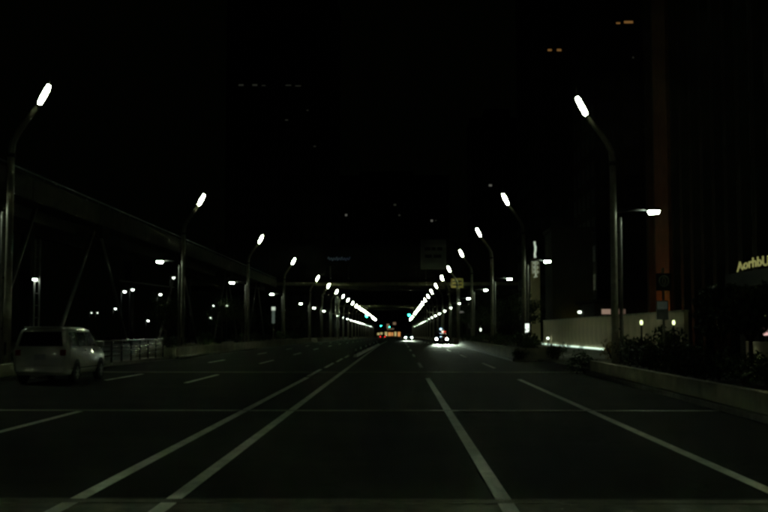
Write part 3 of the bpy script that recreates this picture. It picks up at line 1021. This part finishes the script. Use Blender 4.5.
# billboard
x0, _, z1 = U(421, 240, 228)
x1, _, z0 = U(446, 269, 228)
bb = tag(empty('billboard', ((x0 + x1) / 2, 228, z0)), 'dim pale billboard above the overpass on the right', 'billboard')
w = (x1 - x0) / 2
MB().box(-w, w, 0, .3, 0, z1 - z0).build('face', M['board'], bb)
for a in (-w, w - .15):
    MB().box(a - .05, a + .2, -.12, -.003, -.1, z1 - z0 + .1).build('frame_side', M['strut'], bb)
for zz in (-.1, z1 - z0 - .1):
    MB().box(-w + .21, w - .21, -.12, -.003, zz, zz + .2).build('frame_rail', M['strut'], bb)
for k, (zc, parts) in enumerate(((4.3, ((-1.9, -.6), (-.4, .5), (.8, 1.9))), (2.7, ((-1.8, -.3), (0, 1.7))))):
    for a, b_ in parts:
        MB().box(a, b_, -.02, -.003, zc - .35, zc + .35).build('printed_block', M['sign_black'], bb)
for a in (-w * .6, w * .6):
    MB().box(a - .1, a + .1, .31, .5, 12.9 - z0, z1 - z0 - .5).build('post', M['dark_metal'], bb)
    MB().box(a - .08, a + .08, .31, 3.5, 12.9 - z0, 13.1 - z0).build('bracket', M['dark_metal'], bb)
# blue neon board
x0, _, z1 = U(324, 250, 228)
x1, _, z0 = U(354, 266, 228)
nn = tag(empty('neon_board', ((x0 + x1) / 2, 228, z0)), 'dark board with faint blue script above the overpass on the left', 'sign')
w = (x1 - x0) / 2
MB().box(-w, w, 0, .3, 0, z1 - z0).build('face', M['sign_black'], nn)
sc_ = MB()
pts = [(-2.4 + 4.8 * k / 46, -.05, 1.5 + (.45 if k % 9 < 3 else .22) * math.sin(k * 1.15)) for k in range(47)]
sc_.tube(pts, .09, 6)
sc_.build('script', M['blue_neon'], nn)
for a in (-w * .6, w * .6):
    MB().box(a - .1, a + .1, .31, .5, 12.9 - z0, z1 - z0 - .3).build('post', M['dark_metal'], nn)
    MB().box(a - .08, a + .08, .31, 3.5, 12.9 - z0, 13.1 - z0).build('bracket', M['dark_metal'], nn)
# ochre road sign
x0, _, z1 = U(450.8, 278.5, 150)
x1, _, z0 = U(463.2, 288, 150)
rs = tag(empty('road_sign', (8.6, 150, g(150) + .12)), 'ochre rectangular road sign on a tall pole among the right lamps', 'road sign')
zb = g(150) + .12
MB().tube([(0, 0, 0), (0, 0, z1 - zb - .1)], .08, 10).build('pole', M['pole'], rs, smooth=True)
fc = MB().box(x0 - 8.6, x1 - 8.6, -.16, -.10, z0 - zb, z1 - zb).build('panel', M['sign_yellow'], rs)
for k in range(2):
    MB().box(x0 - 8.4, x1 - 8.8, -.175, -.163, z0 - zb + .3 + k * .5, z0 - zb + .5 + k * .5).build('printed_line', M['black'], fc)
MB().box(-.3, .3, -.097, .05, z0 - zb + .6, z0 - zb + .7).build('clamp', M['dark_metal'], rs)

# ------------------------------------------------------------------ traffic signals
def signal(px, py, Y, xpole, label):
    x, _, z = U(px, py, Y)
    b0 = g(Y) + .12
    t = empty('traffic_signal', (xpole, Y, b0))
    z -= b0
    dx = x - xpole
    MB().tube([(0, 0, 0), (0, 0, z + .9)], [.12, .09], 10).build('pole', M['pole'], t, smooth=True)
    MB().tube([(0, 0, z + .55), (dx * .6, 0, z + .62), (dx, 0, z + .42)], [.06, .05, .04], 8).build('arm', M['pole'], t, smooth=True)
    cs_ = MB().box(dx - .3, dx + 1.2, -.1, .12, z - .25, z + .25).build('signal_case', M['dark_metal'], t, bevel=.03)
    for k in range(3):
        MB().tube([(dx + .45 * k, -.104, z), (dx + .45 * k, -.14, z)], .17, 14).build('lens' if k else 'green_lens', M['green_sig'] if k == 0 else M['glass'], cs_)
        hd = MB()
        hd.tube([(dx + .45 * k + .2 * math.cos(a), -.22, z + .2 * math.sin(a)) for a in [math.pi * q / 8 for q in range(9)]], .02, 5)
        hd.build('visor', M['dark_metal'], cs_)
    return tag(t, label, 'traffic signal', 'green traffic signals')


signal(409, 315.3, 226.0, 9.2, 'green traffic signal hanging right of the road centre')
signal(366.5, 316.5, 236.5, -14.9, 'green traffic signal against the left lamp row')
signal(381, 326, 484, -14.6, 'distant green traffic signal left of the orange lit building')
signal(389.5, 327, 545, -14.6, 'farthest green traffic signal in front of the orange lit building')

# ------------------------------------------------------------------ lit shops at the street's far end
sh = tag(empty('shop_building', (-10, 735, g(735))), 'small shop building glowing orange at the far end of the street', 'shop')
MB().box(-14, 13, 0, 6, 0, 10).build('wall', M['tower_dark'], sh)
base = g(735)
for px, py, w_, h_, mm in ((378.5, 334, 2.2, 2.0, 'shop_b'), (381.5, 333.6, 2.0, 2.2, 'shop_b'), (386, 334, 2.2, 4, 'shop_b'), (389.6, 334.2, 3.0, 3.6, 'shop_a'), (392.4, 334.2, 1.6, 3.4, 'shop_a'),
                           (395.4, 334.0, 2.0, 4.2, 'shop_b'), (399, 334.2, 2.4, 4.4, 'shop_a'), (388, 326, 2.6, 4, 'shop_c'), (394.5, 323.6, 3.0, 2.6, 'shop_c'), (390.5, 329, 7, 1.4, 'shop_c')):
    x, _, z = U(px, py, 735)
    s_ = 735 / 1066
    z = max(z, base + h_ * s_ / 2 + .05)
    MB().box(x + 10 - w_ * s_ / 2, x + 10 + w_ * s_ / 2, -.12, -.004, z - base - h_ * s_ / 2, z - base + h_ * s_ / 2).build('lit_window', M[mm], sh)
MB().box(-14.2, 13.2, -.6, -.125, 5.4, 5.7).build('awning', M['tower_dark'], sh)

# ------------------------------------------------------------------ cars
def ring(z, yr, yf, w, r=.22, rf=.35, n=5):
    pts = []
    for cx, cy_, rad, a0 in ((w - r, yr + r, r, -90), (w - rf, yf - rf, rf, 0), (-(w - rf), yf - rf, rf, 90), (-(w - r), yr + r, r, 180)):
        for k in range(n):
            a = R(a0 + 90 * k / (n - 1))
            pts.append((cx + rad * math.cos(a), cy_ + rad * math.sin(a), z))
    return pts


def interp(levels, z):
    for a, b in zip(levels[:-1], levels[1:]):
        if a[0] <= z <= b[0]:
            t = (z - a[0]) / (b[0] - a[0])
            return [a[i] + (b[i] - a[i]) * t for i in range(4)]
    return list(levels[-1])


VAN = [(.26, -2.02, 2.02, .76), (.40, -2.12, 2.12, .83), (.60, -2.14, 2.14, .85), (.82, -2.12, 2.08, .852), (.95, -2.11, 1.82, .85), (1.06, -2.09, 1.42, .835),
       (1.28, -2.04, 1.12, .79), (1.48, -1.98, .86, .745), (1.60, -1.92, .66, .70), (1.67, -1.80, .40, .60), (1.70, -1.5, .1, .45)]
SEDAN = [(.24, -2.1, 2.1, .76), (.36, -2.22, 2.2, .83), (.55, -2.25, 2.25, .85), (.76, -2.22, 2.18, .85), (.90, -2.0, 1.6, .83), (.97, -1.75, 1.12, .80),
         (1.15, -1.45, .72, .73), (1.30, -1.15, .42, .67), (1.40, -.9, .1, .58), (1.43, -.6, -.1, .42)]


def make_car(name, label, loc, rz, levels, paint, scale=1.0, lights='parked', wheel_y=(-1.28, 1.30), sides=None, windshield=(1.1, 1.55), rear_win=(1.12, 1.55)):
    t = empty(name, loc, rz)
    t.scale = (scale,) * 3
    b = MB()
    rings = [ring(*lv, r=min(.22, lv[3] * .4), rf=min(.4, lv[3] * .6)) for lv in levels]
    n = len(rings[0])
    for rg_ in rings:
        b.v += rg_
    for i in range(len(rings) - 1):
        for k in range(n):
            a = i * n + k
            c = i * n + (k + 1) % n
            b.f.append((a, c, c + n, a + n))
    b.f.append(tuple((len(rings) - 1) * n + k for k in range(n)))
    b.f.append(tuple(reversed(range(n))))
    body = b.build('body', paint, t, smooth=True)

    def side_patch(s, y0, y1, z0, z1, nm, m, off=.012, slant0=0, slant1=0, par=None):
        q = MB()
        rows = 4
        for i in range(rows + 1):
            f = i / rows
            z = z0 + (z1 - z0) * f
            lv = interp(levels, z)
            xw = s * (lv[3] + off)
            q.v += [(xw, y0 + slant0 * f, z), (xw, y1 + slant1 * f, z)]
        for i in range(rows):
            k = 2 * i
            q.f.append((k, k + 1, k + 3, k + 2) if s > 0 else (k, k + 2, k + 3, k + 1))
        return q.build(nm, m, par or t)

    def end_patch(front, x0, x1, z0, z1, nm, m, off=.012, par=None, taper=.06):
        q = MB()
        rows = 4
        for i in range(rows + 1):
            f = i / rows
            z = z0 + (z1 - z0) * f
            lv = interp(levels, z)
            yv = lv[2] + off if front else lv[1] - off
            q.v += [(x0 + taper * f * (1 if x0 < 0 else -1), yv, z), (x1 - taper * f, yv, z)]
        for i in range(rows):
            k = 2 * i
            q.f.append((k, k + 2, k + 3, k + 1) if front else (k, k + 1, k + 3, k + 2))
        return q.build(nm, m, par or t)

    zt0, zt1 = windshield
    end_patch(True, -.5, .5, zt0, zt1, 'windscreen', M['glass'])
    end_patch(False, -.66, .66, rear_win[0], rear_win[1], 'rear_window', M['glass'], taper=.09)
    for s in (-1, 1):
        for (y0, y1, a0, a1) in sides:
            side_patch(s, y0, y1, rear_win[0] - .02, rear_win[1] - .02, 'side_window', M['glass'], slant0=a0, slant1=a1)
        # door seams and handles
        for ys_ in (-.75, .15, 1.05):
            side_patch(s, ys_, ys_ + .012, .38, 1.04 if levels is VAN else .88, 'door_seam', M['black'], off=.004)
        for yh in (-.62, .30):
            zz = .96 if levels is VAN else .80
            lv = interp(levels, zz)
            MB().box(*sorted((s * (lv[3] + .004), s * (lv[3] + .035))), yh, yh + .18, zz, zz + .03).build('door_handle', M['chrome'], t)
        if levels is VAN:
            for za, nm in ((1.085, 'window_trim'), (.44, 'sill_trim')):
                side_patch(s, -1.85, .95 if za > 1 else 1.6, za, za + .022, nm, M['chrome'], off=.016)
        lv = interp(levels, 1.1 if levels is VAN else .93)
        MB().box(*sorted((s * (lv[3] - .03), s * (lv[3] + .2))), .92, 1.04, 1.06 if levels is VAN else .92, 1.24 if levels is VAN else 1.05).build('wing_mirror', paint, t, bevel=.03)
    # wheels
    for s in (-1, 1):
        for wy in wheel_y:
            MB().tube([(s * .80, wy, .37), (s * .857, wy, .37)], .355, 20).build('wheel_arch', M['black'], t)
            wn = MB().tube([(s * .66, wy, .31), (s * .70, wy, .31), (s * .84, wy, .31), (s * .868, wy, .31)], [.27, .31, .31, .28], 20).build('tyre', M['rubber'], None, smooth=False)
            wh = empty('wheel')
            wh.parent = t
            wn.parent = wh
            rm = MB()
            MB().tube([(s * .80, wy, .31), (s * .870, wy, .31)], .20, 18).build('wheel_well', M['black'], wh)
            rm.tube([(s * .80, wy, .31), (s * .874, wy, .31)], .05, 10)
            for k in range(6):
                a = k * math.pi / 3
                rm.box(s * .874 - .004, s * .874 + .004, wy - .02, wy + .02, .33, .49, Matrix.Translation((0, wy, .31)) @ Matrix.Rotation(a, 4, 'X') @ Matrix.Translation((0, -wy, -.31)))
            rm.build('rim', M['rim'], wh)
    # bumpers, plates, lights
    zr = .45
    MB().box(-.72, .72, interp(levels, zr)[1] - .04, interp(levels, zr)[1] + .1, .34, .56).build('rear_bumper', paint, t, bevel=.03)
    zp = .80 if levels is VAN else .66
    end_patch(False, -.165, .165, zp - .08, zp + .08, 'number_plate', M['plate'], off=.03, taper=0)
    end_patch(True, -.165, .165, .40, .54, 'number_plate', M['plate'], off=.03, taper=0)
    end_patch(True, -.5, .5, .58, .72, 'grille', M['black'], off=.015, taper=.02)
    for s in (-1, 1):
        zl0, zl1 = (.84, 1.02) if levels is VAN else (.66, .84)
        lv = interp(levels, zl0)
        MB().box(*sorted((s * (lv[3] - .27), s * (lv[3] - .10))), lv[1] - .012, lv[1] + .2, zl0, zl1).build('tail_light', M['tail_on'] if lights == 'going' else M['tail_red'], t, bevel=.02)
        lv = interp(levels, .66)
        hm = M['headlight'] if lights == 'coming' else M['glass']
        hl = MB().tube([(s * .64, lv[2] - .12, .67), (s * .64, lv[2] + .02, .67)], [.10, .12], 14).build('headlight', hm, t)
        if lights == 'coming':
            ld = bpy.data.lights.new('headlight_beam', 'SPOT')
            ld.energy = HEAD_POWER
            ld.color = (.80, 1.0, .76)
            ld.spot_size = R(16)
            ld.spot_blend = 0.7
            ld.shadow_soft_size = .06
            lo_ = bpy.data.objects.new('headlight_beam', ld)
            COL.objects.link(lo_)
            lo_.parent = hl
            lo_.location = (s * .64, lv[2] + .08, .67)
            lo_.rotation_euler = (R(90 - 7.65), 0, 0)
    if levels is VAN:
        MB().tube([(-.1, -2.11, 1.14), (.42, -2.08, 1.19)], .012, 6).build('wiper', M['black'], t)
        MB().box(-.55, .55, -1.98, -1.78, 1.655, 1.70).build('roof_spoiler', paint, t, bevel=.02)
        MB().tube([(.35, -1.5, 1.70), (.35, -1.62, 1.86)], .008, 5).build('aerial', M['black'], t)
    return tag(t, label, 'car')


make_car('minivan', 'parked pale minivan seen from behind at the left edge', (-11.13, 35.4, 0), 0, VAN, M['van_paint'], 1.05, 'parked',
         sides=((-1.88, -1.2, .06, .02), (-1.12, -.28, .02, .0), (-.2, .78, 0, -.38)))
pc = make_car('patrol_car', 'dark oncoming car with bright headlights and small roof lamps', (5.35, 133.3, g(133.3)), math.pi, SEDAN, M['car_dark'], 1.0, 'coming',
              sides=((-1.0, -.15, .1, 0), (-.08, .62, 0, -.42)), windshield=(.99, 1.34), rear_win=(1.0, 1.32))
MB().box(-.5, .5, -.55, -.35, 1.435, 1.5).build('roof_bar', M['black'], pc)
MB().tube([(.0, -.45, 1.502), (.0, -.45, 1.8)], .03, 8).build('lamp_stalk', M['black'], pc)
MB().tube([(.0, -.45, 1.802), (.0, -.45, 1.98)], [.12, .10], 10).build('roof_lamp', M['blue_white'], pc)
MB().box(-.32, -.14, -.56, -.34, 1.503, 1.64).build('roof_lamp', M['roof_warm'], pc)
MB().box(-.62, -.34, -.56, -.34, 1.503, 1.63).build('roof_lamp', M['roof_red'], pc)
make_car('oncoming_car', 'farther oncoming car, its headlights one bright blob near the road centre', (2.25, 226, g(226)), math.pi, SEDAN, M['car_silver'], 1.0, 'coming',
         sides=((-1.0, -.15, .1, 0), (-.08, .62, 0, -.42)), windshield=(.99, 1.34), rear_win=(1.0, 1.32))
make_car('receding_car', 'far car driving away with red tail lights, left of the road centre', (-4.4, 308, g(308)), 0, SEDAN, M['car_dark'], 1.0, 'going',
         sides=((-1.0, -.15, .1, 0), (-.08, .62, 0, -.42)), windshield=(.99, 1.34), rear_win=(1.0, 1.32))
